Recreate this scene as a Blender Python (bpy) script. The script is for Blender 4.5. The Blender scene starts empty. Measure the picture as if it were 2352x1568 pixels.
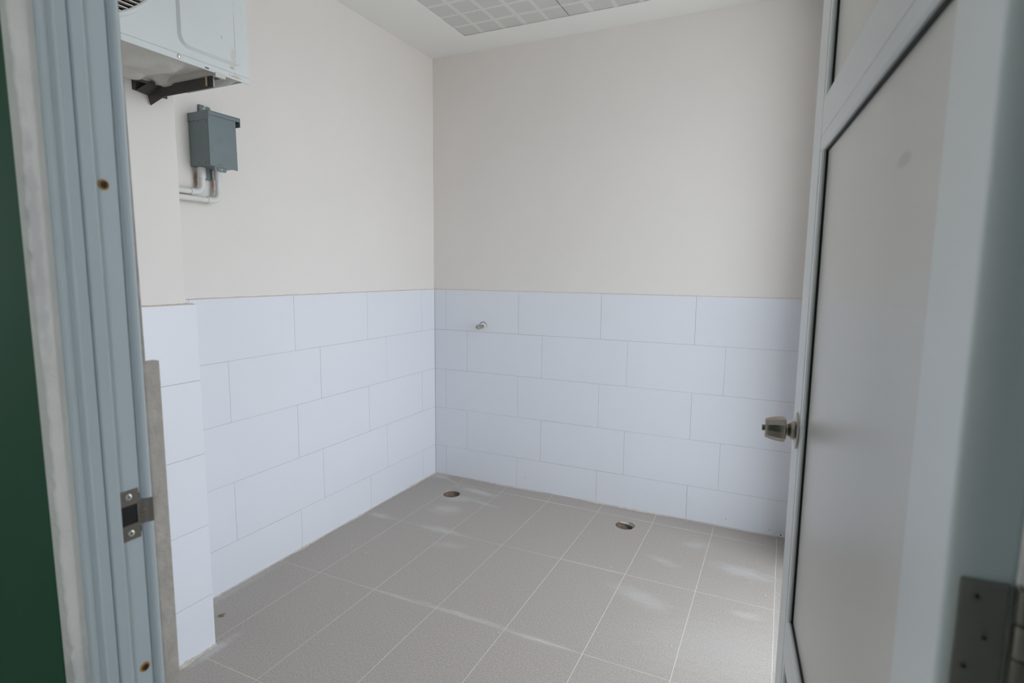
import bpy, bmesh, math, random
from mathutils import Vector, Matrix

random.seed(7)
scene = bpy.context.scene
COL = scene.collection

# ------------------------------------------------------------------ camera
cam_data = bpy.data.cameras.new('camera')
cam = bpy.data.objects.new('camera', cam_data)
COL.objects.link(cam)
F_PX, W_PX = 1309.128, 2352.0
cam_data.sensor_width = 36.0
cam_data.lens = F_PX / W_PX * 36.0
cam_data.clip_start = 0.02
YAW, PITCH, ROLL = -0.44384, -0.12253, 0.01035
fwd = Vector((math.sin(YAW) * math.cos(PITCH), math.cos(YAW) * math.cos(PITCH), math.sin(PITCH)))
rgt = Vector((math.cos(YAW), -math.sin(YAW), 0))
upv = rgt.cross(fwd)
r2 = rgt * math.cos(ROLL) + upv * math.sin(ROLL)
u2 = -rgt * math.sin(ROLL) + upv * math.cos(ROLL)
CAM = Vector((1.9851, -3.0347, 1.3110))
M = Matrix.Identity(4)
for i in range(3):
    M[i][0], M[i][1], M[i][2], M[i][3] = r2[i], u2[i], -fwd[i], CAM[i]
cam.matrix_world = M
cam_data.dof.use_dof = True
cam_data.dof.focus_distance = 2.6
cam_data.dof.aperture_fstop = 7.0
scene.camera = cam

# ------------------------------------------------------------------ sky and exposure
world = bpy.data.worlds.new('overcast_sky')
scene.world = world
world.use_nodes = True
bg = world.node_tree.nodes['Background']
bg.inputs['Color'].default_value = (0.83, 0.905, 1.0, 1)
bg.inputs['Strength'].default_value = 4.85
scene.view_settings.view_transform = 'Standard'
scene.view_settings.look = 'None'
scene.view_settings.gamma = 1.0
scene.view_settings.use_curve_mapping = False
scene.view_settings.exposure = 0.35


def portal(name, loc, rot, sx, sy):
    l = bpy.data.lights.new(name, 'AREA')
    l.shape = 'RECTANGLE'
    l.size, l.size_y = sx, sy
    l.cycles.is_portal = True
    o = bpy.data.objects.new(name, l)
    o.location, o.rotation_euler = loc, rot
    COL.objects.link(o)


# opening of the daylight window in the right wall (x = XR), behind the open door
XR = 2.70
OY0, OY1, OZ0, OZ1 = -1.75, -0.50, 0.25, 2.50
portal('daylight_portal', (XR + 0.075, (OY0 + OY1) / 2, (OZ0 + OZ1) / 2), (0, math.pi / 2, 0), OZ1 - OZ0, OY1 - OY0)
portal('passage_portal', (-3.62, -3.9, 1.55), (0, -math.pi / 2, 0), 1.7, 1.8)
portal('passage_portal', (XR + 0.08, -4.175, 1.55), (0, math.pi / 2, 0), 1.1, 0.85)

# ------------------------------------------------------------------ helpers


def mat(name, color, rough=0.5, metal=0.0, spec=0.5, noise=None, bump=None, coat=0.0):
    """noise=(scale, amount) colour variation; bump=(scale, strength, distance)"""
    m = bpy.data.materials.new(name)
    m.use_nodes = True
    nt = m.node_tree
    b = nt.nodes['Principled BSDF']
    b.inputs['Base Color'].default_value = (*color, 1)
    b.inputs['Roughness'].default_value = rough
    b.inputs['Metallic'].default_value = metal
    b.inputs['Specular IOR Level'].default_value = spec
    b.inputs['Coat Weight'].default_value = coat
    geo = nt.nodes.new('ShaderNodeNewGeometry')
    if noise:
        n = nt.nodes.new('ShaderNodeTexNoise')
        n.inputs['Scale'].default_value = noise[0]
        n.inputs['Detail'].default_value = 4
        nt.links.new(geo.outputs['Position'], n.inputs['Vector'])
        mx = nt.nodes.new('ShaderNodeMix')
        mx.data_type = 'RGBA'
        a = noise[1]
        mx.inputs[6].default_value = (*[max(0, c * (1 - a)) for c in color], 1)
        mx.inputs[7].default_value = (*[min(1, c * (1 + a)) for c in color], 1)
        nt.links.new(n.outputs['Fac'], mx.inputs[0])
        nt.links.new(mx.outputs[2], b.inputs['Base Color'])
    if bump:
        n = nt.nodes.new('ShaderNodeTexNoise')
        n.inputs['Scale'].default_value = bump[0]
        n.inputs['Detail'].default_value = 5
        nt.links.new(geo.outputs['Position'], n.inputs['Vector'])
        bp = nt.nodes.new('ShaderNodeBump')
        bp.inputs['Strength'].default_value = bump[1]
        bp.inputs['Distance'].default_value = bump[2]
        nt.links.new(n.outputs['Fac'], bp.inputs['Height'])
        nt.links.new(bp.outputs['Normal'], b.inputs['Normal'])
    return m


def patches(m, blobs, color, noise_scale=25, stretch=(1, 1, 1), soft=0.35):
    """stains with their own place: blobs = (cx,cy,cz, rx,ry,rz, rotz, strength) in world space"""
    nt = m.node_tree
    b = nt.nodes['Principled BSDF']
    geo = nt.nodes.new('ShaderNodeNewGeometry')
    nz = nt.nodes.new('ShaderNodeTexNoise')
    nz.inputs['Scale'].default_value = noise_scale
    nz.inputs['Detail'].default_value = 6
    mp0 = nt.nodes.new('ShaderNodeMapping')
    mp0.inputs['Scale'].default_value = stretch
    nt.links.new(geo.outputs['Position'], mp0.inputs['Vector'])
    nt.links.new(mp0.outputs[0], nz.inputs['Vector'])
    acc = None
    for cx, cy, cz, rx, ry, rz, rot, s in blobs:
        mp = nt.nodes.new('ShaderNodeMapping')
        mp.vector_type = 'TEXTURE'
        mp.inputs['Location'].default_value = (cx, cy, cz)
        mp.inputs['Rotation'].default_value = (0, 0, rot)
        mp.inputs['Scale'].default_value = (rx, ry, rz)
        nt.links.new(geo.outputs['Position'], mp.inputs['Vector'])
        ln = nt.nodes.new('ShaderNodeVectorMath')
        ln.operation = 'LENGTH'
        nt.links.new(mp.outputs[0], ln.inputs[0])
        ad = nt.nodes.new('ShaderNodeMath')
        ad.operation = 'MULTIPLY_ADD'
        nt.links.new(nz.outputs['Fac'], ad.inputs[0])
        ad.inputs[1].default_value = -1.3
        nt.links.new(ln.outputs['Value'], ad.inputs[2])
        mr = nt.nodes.new('ShaderNodeMapRange')
        mr.interpolation_type = 'SMOOTHSTEP'
        mr.inputs['From Min'].default_value = soft
        mr.inputs['From Max'].default_value = -soft
        mr.inputs['To Max'].default_value = s
        nt.links.new(ad.outputs[0], mr.inputs['Value'])
        if acc is None:
            acc = mr.outputs[0]
        else:
            a2 = nt.nodes.new('ShaderNodeMath')
            a2.operation = 'MAXIMUM'
            nt.links.new(acc, a2.inputs[0])
            nt.links.new(mr.outputs[0], a2.inputs[1])
            acc = a2.outputs[0]
    mx = nt.nodes.new('ShaderNodeMix')
    mx.data_type = 'RGBA'
    lk = b.inputs['Base Color'].links
    if lk:
        nt.links.new(lk[0].from_socket, mx.inputs[6])
    else:
        mx.inputs[6].default_value = b.inputs['Base Color'].default_value
    mx.inputs[7].default_value = (*color, 1)
    nt.links.new(acc, mx.inputs[0])
    nt.links.new(mx.outputs[2], b.inputs['Base Color'])
    return m


def empty(name, loc=(0, 0, 0), rotz=0.0):
    o = bpy.data.objects.new(name, None)
    o.empty_display_size = 0.05
    o.location = loc
    o.rotation_euler = (0, 0, rotz)
    COL.objects.link(o)
    return o


def tag(o, label, cat=None, kind=None, group=None):
    o['label'] = label
    if cat:
        o['category'] = cat
    if kind:
        o['kind'] = kind
    if group:
        o['group'] = group
    return o


def link(name, me, m, parent=None, local=False, smooth=False):
    if m is not None:
        for k in (m if isinstance(m, (list, tuple)) else [m]):
            me.materials.append(k)
    if smooth:
        me.polygons.foreach_set('use_smooth', [True] * len(me.polygons))
    o = bpy.data.objects.new(name, me)
    COL.objects.link(o)
    if parent is not None:
        o.parent = parent
        if not local:
            # vertices are in world space: cancel the whole chain of parents
            chain = Matrix.Identity(4)
            q, lst = parent, []
            while q is not None:
                lst.append(q)
                q = q.parent
            for q in reversed(lst):
                chain = chain @ q.matrix_parent_inverse @ q.matrix_basis
            o.matrix_parent_inverse = chain.inverted()
    return o


def bm_obj(name, bm, m, parent=None, local=False, smooth=False):
    bmesh.ops.recalc_face_normals(bm, faces=bm.faces[:])
    me = bpy.data.meshes.new(name)
    bm.to_mesh(me)
    bm.free()
    return link(name, me, m, parent, local, smooth)


def add_box(bm, a, b, bevel=0.0, seg=1):
    x0, y0, z0 = a
    x1, y1, z1 = b
    vs = [bm.verts.new(v) for v in ((x0, y0, z0), (x1, y0, z0), (x1, y1, z0), (x0, y1, z0),
                                    (x0, y0, z1), (x1, y0, z1), (x1, y1, z1), (x0, y1, z1))]
    fs = [bm.faces.new([vs[i] for i in f]) for f in
          ((0, 3, 2, 1), (4, 5, 6, 7), (0, 1, 5, 4), (1, 2, 6, 5), (2, 3, 7, 6), (3, 0, 4, 7))]
    if bevel > 0:
        es = {e for f in fs for e in f.edges}
        bmesh.ops.bevel(bm, geom=list(es), offset=bevel, segments=seg, affect='EDGES', profile=0.5)


def box(name, a, b, m, parent=None, bevel=0.0, seg=1, local=False):
    bm = bmesh.new()
    add_box(bm, a, b, bevel, seg)
    return bm_obj(name, bm, m, parent, local)


def boxes(name, lst, m, parent=None, bevel=0.0, local=False):
    bm = bmesh.new()
    for a, b in lst:
        add_box(bm, a, b, bevel)
    return bm_obj(name, bm, m, parent, local)


def add_prism(bm, pts, h, axis):
    """closed polygon pts extruded; axis 'z': pts (x,y), 'y': pts (x,z), 'x': pts (y,z); h=(lo,hi)"""
    def P(p, t):
        return {'z': (p[0], p[1], t), 'y': (p[0], t, p[1]), 'x': (t, p[0], p[1])}[axis]
    lo = [bm.verts.new(P(p, h[0])) for p in pts]
    hi = [bm.verts.new(P(p, h[1])) for p in pts]
    n = len(pts)
    bm.faces.new(lo)
    bm.faces.new(hi[::-1])
    for i in range(n):
        bm.faces.new((lo[i], lo[(i + 1) % n], hi[(i + 1) % n], hi[i]))


def prism(name, pts, h, axis, m, parent=None, local=False, bevel=0.0):
    bm = bmesh.new()
    add_prism(bm, pts, h, axis)
    if bevel > 0:
        bmesh.ops.bevel(bm, geom=bm.edges[:], offset=bevel, segments=1, affect='EDGES', profile=0.5)
    return bm_obj(name, bm, m, parent, local)


def lathe(name, prof, origin, axis, m, parent=None, local=False, n=32, smooth=True):
    """prof = list of (distance along axis, radius)"""
    ax = Vector(axis).normalized()
    t = Vector((0, 0, 1)) if abs(ax.z) < 0.9 else Vector((1, 0, 0))
    e1 = ax.cross(t).normalized()
    e2 = ax.cross(e1)
    o = Vector(origin)
    bm = bmesh.new()
    rings = []
    for d, r in prof:
        if r < 1e-6:
            rings.append([bm.verts.new(o + ax * d)])
        else:
            rings.append([bm.verts.new(o + ax * d + (e1 * math.cos(2 * math.pi * k / n) + e2 * math.sin(2 * math.pi * k / n)) * r) for k in range(n)])
    for a, b in zip(rings, rings[1:]):
        for k in range(n):
            k2 = (k + 1) % n
            if len(a) == 1 and len(b) == 1:
                continue
            if len(a) == 1:
                bm.faces.new((a[0], b[k], b[k2]))
            elif len(b) == 1:
                bm.faces.new((a[k], a[k2], b[0]))
            else:
                bm.faces.new((a[k], a[k2], b[k2], b[k]))
    ob = bm_obj(name, bm, m, parent, local)
    if smooth:
        for p in ob.data.polygons:
            p.use_smooth = True
        ob.data.set_sharp_from_angle(angle=math.radians(35))
    return ob


def tube(name, pts, r, m, parent=None, local=False, n=16, cap=True):
    pts = [Vector(p) for p in pts]
    bm = bmesh.new()
    rings = []
    prev = None
    for i, p in enumerate(pts):
        d = (pts[min(i + 1, len(pts) - 1)] - pts[max(i - 1, 0)]).normalized()
        if prev is None:
            t = Vector((0, 0, 1)) if abs(d.z) < 0.9 else Vector((1, 0, 0))
            e1 = d.cross(t).normalized()
        else:
            e1 = (prev - d * prev.dot(d)).normalized()
        prev = e1
        e2 = d.cross(e1)
        rings.append([bm.verts.new(p + (e1 * math.cos(2 * math.pi * k / n) + e2 * math.sin(2 * math.pi * k / n)) * r) for k in range(n)])
    for a, b in zip(rings, rings[1:]):
        for k in range(n):
            bm.faces.new((a[k], a[(k + 1) % n], b[(k + 1) % n], b[k]))
    if cap:
        bm.faces.new(rings[0][::-1])
        bm.faces.new(rings[-1])
    ob = bm_obj(name, bm, m, parent, local)
    for p in ob.data.polygons:
        p.use_smooth = True
    ob.data.set_sharp_from_angle(angle=math.radians(50))
    return ob


def inset_poly(pts, g):
    """move every side of a convex polygon inwards by g"""
    n = len(pts)
    cx = sum(p[0] for p in pts) / n
    cy = sum(p[1] for p in pts) / n
    lines = []
    for i in range(n):
        (x0, y0), (x1, y1) = pts[i], pts[(i + 1) % n]
        nx, ny = y1 - y0, x0 - x1
        l = math.hypot(nx, ny)
        nx, ny = nx / l, ny / l
        if (cx - x0) * nx + (cy - y0) * ny < 0:
            nx, ny = -nx, -ny
        lines.append((nx, ny, nx * x0 + ny * y0 + g))
    out = []
    for i in range(n):
        a1, b1, c1 = lines[i - 1]
        a2, b2, c2 = lines[i]
        det = a1 * b2 - a2 * b1
        out.append(((c1 * b2 - c2 * b1) / det, (a1 * c2 - a2 * c1) / det))
    return out


def tile_mesh(name, pts, to3d, thick, m, parent, cham=0.0006, lift=0.0):
    """pts: 2D polygon on the wall or floor; to3d(u, v, h): h = height above the finished face"""
    inner = inset_poly(pts, cham)
    bm = bmesh.new()
    a = [bm.verts.new(to3d(u, v, lift)) for u, v in inner]
    b = [bm.verts.new(to3d(u, v, lift - cham)) for u, v in pts]
    c = [bm.verts.new(to3d(u, v, -thick)) for u, v in pts]
    n = len(pts)
    bm.faces.new(a)
    bm.faces.new(c[::-1])
    for i in range(n):
        j = (i + 1) % n
        bm.faces.new((a[i], a[j], b[j], b[i]))
        bm.faces.new((b[i], b[j], c[j], c[i]))
    return bm_obj(name, bm, m, parent)


def rect(u0, u1, v0, v1, g):
    return [(u0 + g, v0 + g), (u1 - g, v0 + g), (u1 - g, v1 - g), (u0 + g, v1 - g)]


# ------------------------------------------------------------------ materials
PAINT = mat('beige_wall_paint', (0.79, 0.75, 0.708), 0.75, noise=(2.2, 0.03), bump=(90, 0.12, 0.002), spec=0.3)
CEIL_WHITE = mat('white_ceiling_paint', (0.89, 0.88, 0.845), 0.8, bump=(60, 0.08, 0.002), spec=0.2)
PANEL = mat('grey_ceiling_panel', (0.76, 0.75, 0.72), 0.75, spec=0.2)
TILE = mat('white_ceramic', (0.77, 0.785, 0.825), 0.30, noise=(3.0, 0.012), bump=(6, 0.03, 0.003), spec=0.45)
GROUT = mat('wall_grout', (0.55, 0.53, 0.49), 0.9, noise=(60, 0.25))
MORTAR = mat('rough_mortar', (0.58, 0.535, 0.475), 0.95, noise=(45, 0.3), bump=(140, 0.5, 0.004))
LEDGE = mat('pale_mortar', (0.70, 0.645, 0.585), 0.95, noise=(45, 0.12), bump=(140, 0.4, 0.003))
FLOOR_GROUT = mat('floor_grout', (0.68, 0.65, 0.59), 0.9, noise=(30, 0.18))
FLOOR_TILE = mat('brown_grey_porcelain', (0.425, 0.385, 0.345), 0.55, noise=(170, 0.42), bump=(500, 0.15, 0.0006), spec=0.4)
PLASTER = mat('rough_white_plaster', (0.82, 0.80, 0.75), 0.9, noise=(25, 0.12), bump=(120, 0.4, 0.003))
GREEN = mat('green_wall_paint', (0.030, 0.105, 0.055), 0.7, noise=(4, 0.10), bump=(50, 0.1, 0.002), spec=0.15)
ALU = mat('pale_blue_white_aluminium', (0.56, 0.63, 0.66), 0.38, noise=(14, 0.03), spec=0.5)
ALU_DOOR = mat('white_aluminium', (0.80, 0.825, 0.825), 0.34, noise=(10, 0.02), spec=0.5)
DOOR_PANEL = mat('off_white_door_board', (0.74, 0.715, 0.67), 0.30, noise=(5, 0.03), spec=0.6)
BLACK = mat('black_rubber', (0.008, 0.008, 0.008), 0.6)
STEEL = mat('brushed_nickel', (0.42, 0.38, 0.34), 0.28, metal=1.0, noise=(40, 0.1))
DARK_STEEL = mat('dull_steel_hinge', (0.26, 0.235, 0.205), 0.42, metal=0.85, noise=(30, 0.12))
BRIGHT = mat('zinc_screw', (0.75, 0.75, 0.73), 0.3, metal=0.9)
RUST = mat('rusty_yellow_zinc', (0.52, 0.30, 0.09), 0.6, noise=(300, 0.4))
DARK_SCREW = mat('dark_rusty_screw', (0.10, 0.06, 0.04), 0.6, metal=0.4, noise=(400, 0.5))
DIRT = mat('drain_rubble', (0.23, 0.17, 0.125), 0.95, noise=(120, 0.5), bump=(150, 1.0, 0.01))
PVC = mat('white_pvc', (0.74, 0.73, 0.70), 0.35)
AC_WHITE = mat('cream_white_enamel', (0.60, 0.625, 0.62), 0.38, noise=(6, 0.02))
AC_PAN = mat('dusty_cream_enamel', (0.57, 0.55, 0.495), 0.5, noise=(9, 0.10), bump=(16, 0.6, 0.012))
AC_DARK = mat('dark_fan_cavity', (0.05, 0.045, 0.04), 0.7)
AC_BAR = mat('beige_grille_plastic', (0.52, 0.49, 0.44), 0.5)
IRON = mat('black_painted_iron', (0.060, 0.053, 0.048), 0.55, noise=(180, 0.5), bump=(200, 0.4, 0.002))
BOX_GREY = mat('blue_grey_box_enamel', (0.175, 0.215, 0.225), 0.42, noise=(35, 0.08), bump=(300, 0.1, 0.001))
CHROME = mat('tarnished_chrome', (0.48, 0.46, 0.41), 0.25, metal=1.0, noise=(90, 0.25))

patches(AC_WHITE, [(0.552, -1.853, 1.95, 0.02, 0.0022, 0.14, 0, 0.55), (0.552, -1.86, 1.868, 0.02, 0.012, 0.006, 0, 0.7),
                   (0.552, -1.85, 1.846, 0.02, 0.03, 0.005, 0, 0.6), (0.552, -1.895, 1.935, 0.02, 0.004, 0.008, 0, 0.5),
                   (0.552, -1.86, 1.90, 0.02, 0.012, 0.03, 0, 0.25)], (0.42, 0.30, 0.17), 180)
patches(PAINT, [(-0.010, -1.582, 1.640, 0.03, 0.011, 0.036, 0, 0.75), (-0.010, -1.512, 1.626, 0.03, 0.010, 0.036, 0, 0.75),
                (-0.010, -1.64, 1.580, 0.03, 0.045, 0.004, 0, 0.6)], (0.40, 0.22, 0.15), 30)
patches(FLOOR_TILE, [(0.127, -1.679, 0, 0.021, 0.019, 0.1, 0, 0.9)], (0.16, 0.115, 0.06), 60)
patches(FLOOR_TILE, [
    (0.40, -0.16, 0, 0.16, 0.035, 0.1, -0.1, 0.55), (0.36, -0.30, 0, 0.12, 0.05, 0.1, 0.3, 0.35),
    (0.37, -0.46, 0, 0.10, 0.07, 0.1, 0.2, 0.42), (0.50, -0.295, 0, 0.14, 0.02, 0.1, -0.15, 0.35),
    (0.48, -0.69, 0, 0.13, 0.035, 0.1, 0, 0.40), (0.60, -0.81, 0, 0.09, 0.035, 0.1, 0.2, 0.25),
    (0.94, -1.266, 0, 0.26, 0.014, 0.1, 0, 0.45), (1.27, -1.275, 0, 0.13, 0.014, 0.1, 0, 0.45),
    (0.64, -1.275, 0, 0.15, 0.012, 0.1, 0, 0.3),
    (1.90, -0.44, 0, 0.15, 0.055, 0.1, -0.1, 0.42), (1.56, -0.50, 0, 0.09, 0.03, 0.1, -0.3, 0.30),
    (1.53, -0.84, 0, 0.15, 0.06, 0.1, -0.3, 0.32), (1.67, -0.27, 0, 0.08, 0.05, 0.1, 0.4, 0.28),
    (1.93, -0.78, 0, 0.07, 0.03, 0.1, 0, 0.30), (1.85, -1.05, 0, 0.35, 0.22, 0.1, 0.2, 0.16),
    (0.28, -1.82, 0, 0.025, 0.10, 0.1, 0, 0.6), (0.10, -0.69, 0, 0.09, 0.03, 0.1, 0, 0.4),
    (0.02, -1.55, 0, 0.025, 0.35, 0.1, 0, 0.3), (0.05, -0.04, 0, 0.09, 0.05, 0.1, 0, 0.5),
    (0.86, -0.109, 0, 0.34, 0.006, 0.1, -0.0135, 0.7), (1.6, -0.118, 0, 0.4, 0.005, 0.1, -0.0135, 0.45),
    (1.30, -0.69, 0, 0.30, 0.008, 0.1, 0, 0.25), (0.10, -0.05, 0, 0.16, 0.006, 0.1, -0.40, 0.6)],
    (0.64, 0.64, 0.63), 16, (1, 2.6, 1), 0.62)
patches(PLASTER, [(1.335, -2.731, 1.33, 0.02, 0.007, 0.16, 0, 0.35), (1.335, -2.728, 0.86, 0.02, 0.02, 0.09, 0, 0.3)], (0.42, 0.42, 0.45), 60)

# ------------------------------------------------------------------ room shell
HT = 1.194                      # top of the wall tiling
ZC = 2.570                      # ceiling
ROWS = [HT, 0.943, 0.692, 0.4415, 0.1905, 0.0]
YN_IN, YN_OUT = -2.638, -2.733  # the wall with the doorway: room face, corridor face
XJ, XJ2 = 1.335, 2.118          # doorway between the jambs
DOOR_H = 2.08
PX, PY0, PY1 = 0.259, -1.800, -2.20   # tiled face and ends of the pilaster
G = 0.0010                      # half a wall joint

wl = boxes('wall_left', [((-0.20, -2.90, -0.12), (-0.010, 0.20, 2.75))], PAINT)
tag(wl, 'left wall in pale paint above white tiles', 'wall', 'structure')
wb = boxes('wall_back', [((-0.010, 0.0085, -0.12), (XR + 0.2, 0.20, 2.75))], PAINT)
tag(wb, 'far wall in beige paint above white tiles', 'wall', 'structure')
wr = boxes('wall_right', [((XR, OY1, -0.12), (XR + 0.07, 0.0085, 2.75)), ((XR, -2.75, -0.12), (XR + 0.07, OY0, 2.75)),
                          ((XR, OY0, OZ1), (XR + 0.07, OY1, 2.75)), ((XR, OY0, -0.12), (XR + 0.07, OY1, OZ0))], PAINT)
tag(wr, 'right wall with a window, hidden behind the open door', 'wall', 'structure')
wn = boxes('wall_near', [((-0.010, YN_OUT + 0.004, -0.12), (XJ - 0.012, YN_IN, 2.75)), ((XJ2 + 0.012, YN_OUT + 0.004, -0.12), (XR, YN_IN, 2.75)),
                         ((XJ - 0.012, YN_OUT + 0.004, DOOR_H + 0.05), (XJ2 + 0.012, YN_IN, 2.75))], PAINT)
tag(wn, 'near wall around the doorway the camera looks through', 'wall', 'structure')
wp = box('wall_pilaster', (-0.010, PY1, 0.0), (0.245, -1.826, ZC), PAINT, bevel=0.002)
tag(wp, 'pilaster painted white above tiles, under the air conditioner', 'pilaster', 'structure')


CX, CY = 2.19, -0.40            # tiled corner column beside the far wall
wc = box('wall_column', (CX + 0.010, CY + 0.010, 0.0), (CX + 0.40, 0.0085, ZC), PAINT)
tag(wc, 'corner column at the right end of the far wall, hidden by the door', 'column', 'structure')


def wall_tiles(parent, to3d, u0, u1, offs, thick, openings=()):
    """running-bond tiles; offs = joint offset of even and odd rows"""
    for r in range(5):
        z1, z0 = ROWS[r], ROWS[r + 1]
        o = offs[r % 2]
        us = [u0]
        k = math.floor((u0 - o) / 0.5) - 1
        while o + 0.5 * k < u1:
            if o + 0.5 * k > u0 + 0.004:
                us.append(o + 0.5 * k)
            k += 1
        us.append(u1)
        for a, b in zip(us, us[1:]):
            pieces = [(a, b)]
            for p, q, zo in openings:
                if z1 <= zo:
                    continue
                nxt = []
                for s, e in pieces:
                    if e <= p or s >= q:
                        nxt.append((s, e))
                    else:
                        if s < p:
                            nxt.append((s, p))
                        if e > q:
                            nxt.append((q, e))
                pieces = nxt
            for s, e in pieces:
                if e - s < 0.006:
                    continue
                zlo = max([z0, 0.003])
                tile_mesh('tile', rect(s, e, zlo, z1, G * random.uniform(0.6, 1.3)), to3d, thick, TILE, parent,
                          lift=random.uniform(-0.0006, 0.0))


# left wall: u = -y ; back wall: u = x ; pilaster face u = -y
wall_tiles(wl, lambda u, v, h: (h, -u, v), 0.0, -PY0 - 0.009, (0.145, 0.493), 0.0085)
wall_tiles(wl, lambda u, v, h: (h, -u, v), -PY1, -YN_IN - 0.0, (0.145, 0.493), 0.0085)
wall_tiles(wb, lambda u, v, h: (u, -h, v), 0.0, CX, (0.082, 0.235), 0.0085)
wall_tiles(wc, lambda u, v, h: (CX - h, u, v), CY, 0.0, (-0.25, -0.12), 0.0085)
wall_tiles(wc, lambda u, v, h: (u, CY - h, v), CX + 0.009, CX + 0.40, (2.3, 2.45), 0.0085)
wall_tiles(wp, lambda u, v, h: (PX + h, -u, v), -PY0, -PY1, (0.04, 0.04), 0.0085)
wall_tiles(wp, lambda u, v, h: (u, PY0 + h, v), 0.0, PX - 0.009, (0.10, 0.35), 0.0085)
wall_tiles(wr, lambda u, v, h: (XR - 0.012 - h, u, v), -2.60, 0.0, (0.0, 0.25), 0.0085, openings=((OY0, OY1, OZ0),))
wall_tiles(wn, lambda u, v, h: (u, -2.6210 + h, v), 0.0, XR - 0.02, (0.0, 0.25), 0.0085, openings=((XJ - 0.012, XJ2 + 0.012, 0.0),))
# grout and mortar beds behind the tiles (the mortar shows as a thin ledge along the top)
box('grout_bed', (-0.010, PY0, 0.0), (-0.0016, 0.0085, HT - 0.001), GROUT, wl)
box('grout_bed', (-0.010, 0.0016, 0.0), (XR, 0.0085, HT - 0.001), GROUT, wb)
boxes('grout_bed', [((0.245, PY1, 0.0), (PX - 0.0016, -1.826, HT - 0.001)), ((-0.009, -1.826, 0.0), (PX - 0.0016, PY0 - 0.0016, HT - 0.001))], GROUT, wp)
boxes('grout_bed', [((XR - 0.0105, -2.60, 0.0), (XR, OY0, HT - 0.001)), ((XR - 0.0105, OY1, 0.0), (XR, 0.0, HT - 0.001)), ((XR - 0.0105, OY0, 0.0), (XR, OY1, OZ0))], GROUT, wr)
boxes('grout_bed', [((CX + 0.0016, CY + 0.0016, 0.0), (CX + 0.4, 0.0085, HT - 0.001))], GROUT, wc)
boxes('mortar_bed', [((0.0, YN_IN, 0.0), (XJ - 0.012, -2.6226, HT)), ((XJ2 + 0.012, YN_IN, 0.0), (XR, -2.6226, HT)),
                     ((XJ - 0.012, YN_IN, 0.0), (XJ - 0.0012, -2.6195, HT + 0.010)), ((XJ2 + 0.0012, YN_IN, 0.0), (XJ2 + 0.012, -2.6195, HT + 0.010))], MORTAR, wn, bevel=0.0006)
# top ledges of the mortar
def ledge(name, path, out, zt, parent):
    """uneven buttered edge along the top of the tiling"""
    bm = bmesh.new()
    (ax, ay), (bx, by) = path
    n = 60
    L = []
    for i in range(n + 1):
        t = i / n
        x, y = ax + (bx - ax) * t, ay + (by - ay) * t
        j = random.uniform(-0.0012, 0.0012)
        L.append([bm.verts.new((x, y, zt + 0.004 + j)), bm.verts.new((x + out[0], y + out[1], zt - 0.0005 + j * 0.3)),
                  bm.verts.new((x + out[0], y + out[1], zt - 0.006)), bm.verts.new((x, y, zt - 0.006))])
    for p, q in zip(L, L[1:]):
        for k in range(4):
            bm.faces.new((p[k], p[(k + 1) % 4], q[(k + 1) % 4], q[k]))
    bm.faces.new(L[0])
    bm.faces.new(L[-1][::-1])
    return bm_obj(name, bm, LEDGE, parent)


ledge('mortar_ledge', ((-0.0101, 0.0), (-0.0101, PY0)), (0.0085, 0), HT, wl)
ledge('mortar_ledge', ((0.0, 0.0086), (CX, 0.0086)), (0, -0.007), HT, wb)
ledge('mortar_ledge', ((0.2449, PY0 - 0.004), (0.2449, PY1)), (0.012, 0), HT, wp)

# ---- floor
fl = box('floor', (-0.20, -2.75, -0.15), (XR + 0.07, 0.20, -0.0004), FLOOR_GROUT)
tag(fl, 'dusty brown-grey tiled floor with two open drain holes', 'floor', 'structure')
XJN = [0.0, 0.233, 0.530, 0.830, 1.130, 1.431, 1.728, 2.026, 2.324, 2.622, XR]
WJN = [0.0, 0.217, 0.519, 0.820, 1.123, 1.427, 1.727, 2.026, 2.324, 2.622, XR]
SY = lambda x: -0.097 - 0.0135 * x
RY = [-0.694, -1.275, -1.862, -2.445, YN_OUT - 0.02]
DRAINS = [(0.281, -0.262, 0.050), (1.309, -0.212, 0.050)]
ftiles = []
flat = lambda u, v, h: (u, v, h)
for i in range(10):
    x0, x1, w0, w1 = XJN[i], XJN[i + 1], WJN[i], WJN[i + 1]
    s0 = SY(x0) if i else -0.012
    s1 = SY(x1)
    g = 0.0012
    quads = [[(w0, 0.0), (w1, 0.0), (x1, s1), (x0, s0)], [(x0, s0), (x1, s1), (x1, RY[0]), (x0, RY[0])]]
    for r in range(4):
        quads.append([(x0, RY[r]), (x1, RY[r]), (x1, RY[r + 1]), (x0, RY[r + 1])])
    for q in quads:
        ftiles.append(tile_mesh('floor_tile', inset_poly(q, g), flat, 0.010, FLOOR_TILE, fl, cham=0.0003, lift=random.uniform(-0.0001, 0.0002)))

# drill the drain holes through the slab and the tiles they cross
def cut(o, cx, cy, r):
    bm = bmesh.new()
    bmesh.ops.create_cone(bm, cap_ends=True, segments=40, radius1=r, radius2=r, depth=0.24, matrix=Matrix.Translation((cx, cy, 0)))
    cm = bpy.data.meshes.new('cutter')
    bm.to_mesh(cm)
    bm.free()
    co = bpy.data.objects.new('cutter', cm)
    COL.objects.link(co)
    md = o.modifiers.new('hole', 'BOOLEAN')
    md.operation = 'DIFFERENCE'
    md.solver = 'EXACT'
    md.object = co
    bpy.context.view_layer.update()
    dg = bpy.context.evaluated_depsgraph_get()
    me = bpy.data.meshes.new_from_object(o.evaluated_get(dg))
    o.modifiers.remove(md)
    o.data = me
    bpy.data.objects.remove(co)
    bpy.data.meshes.remove(cm)


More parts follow.
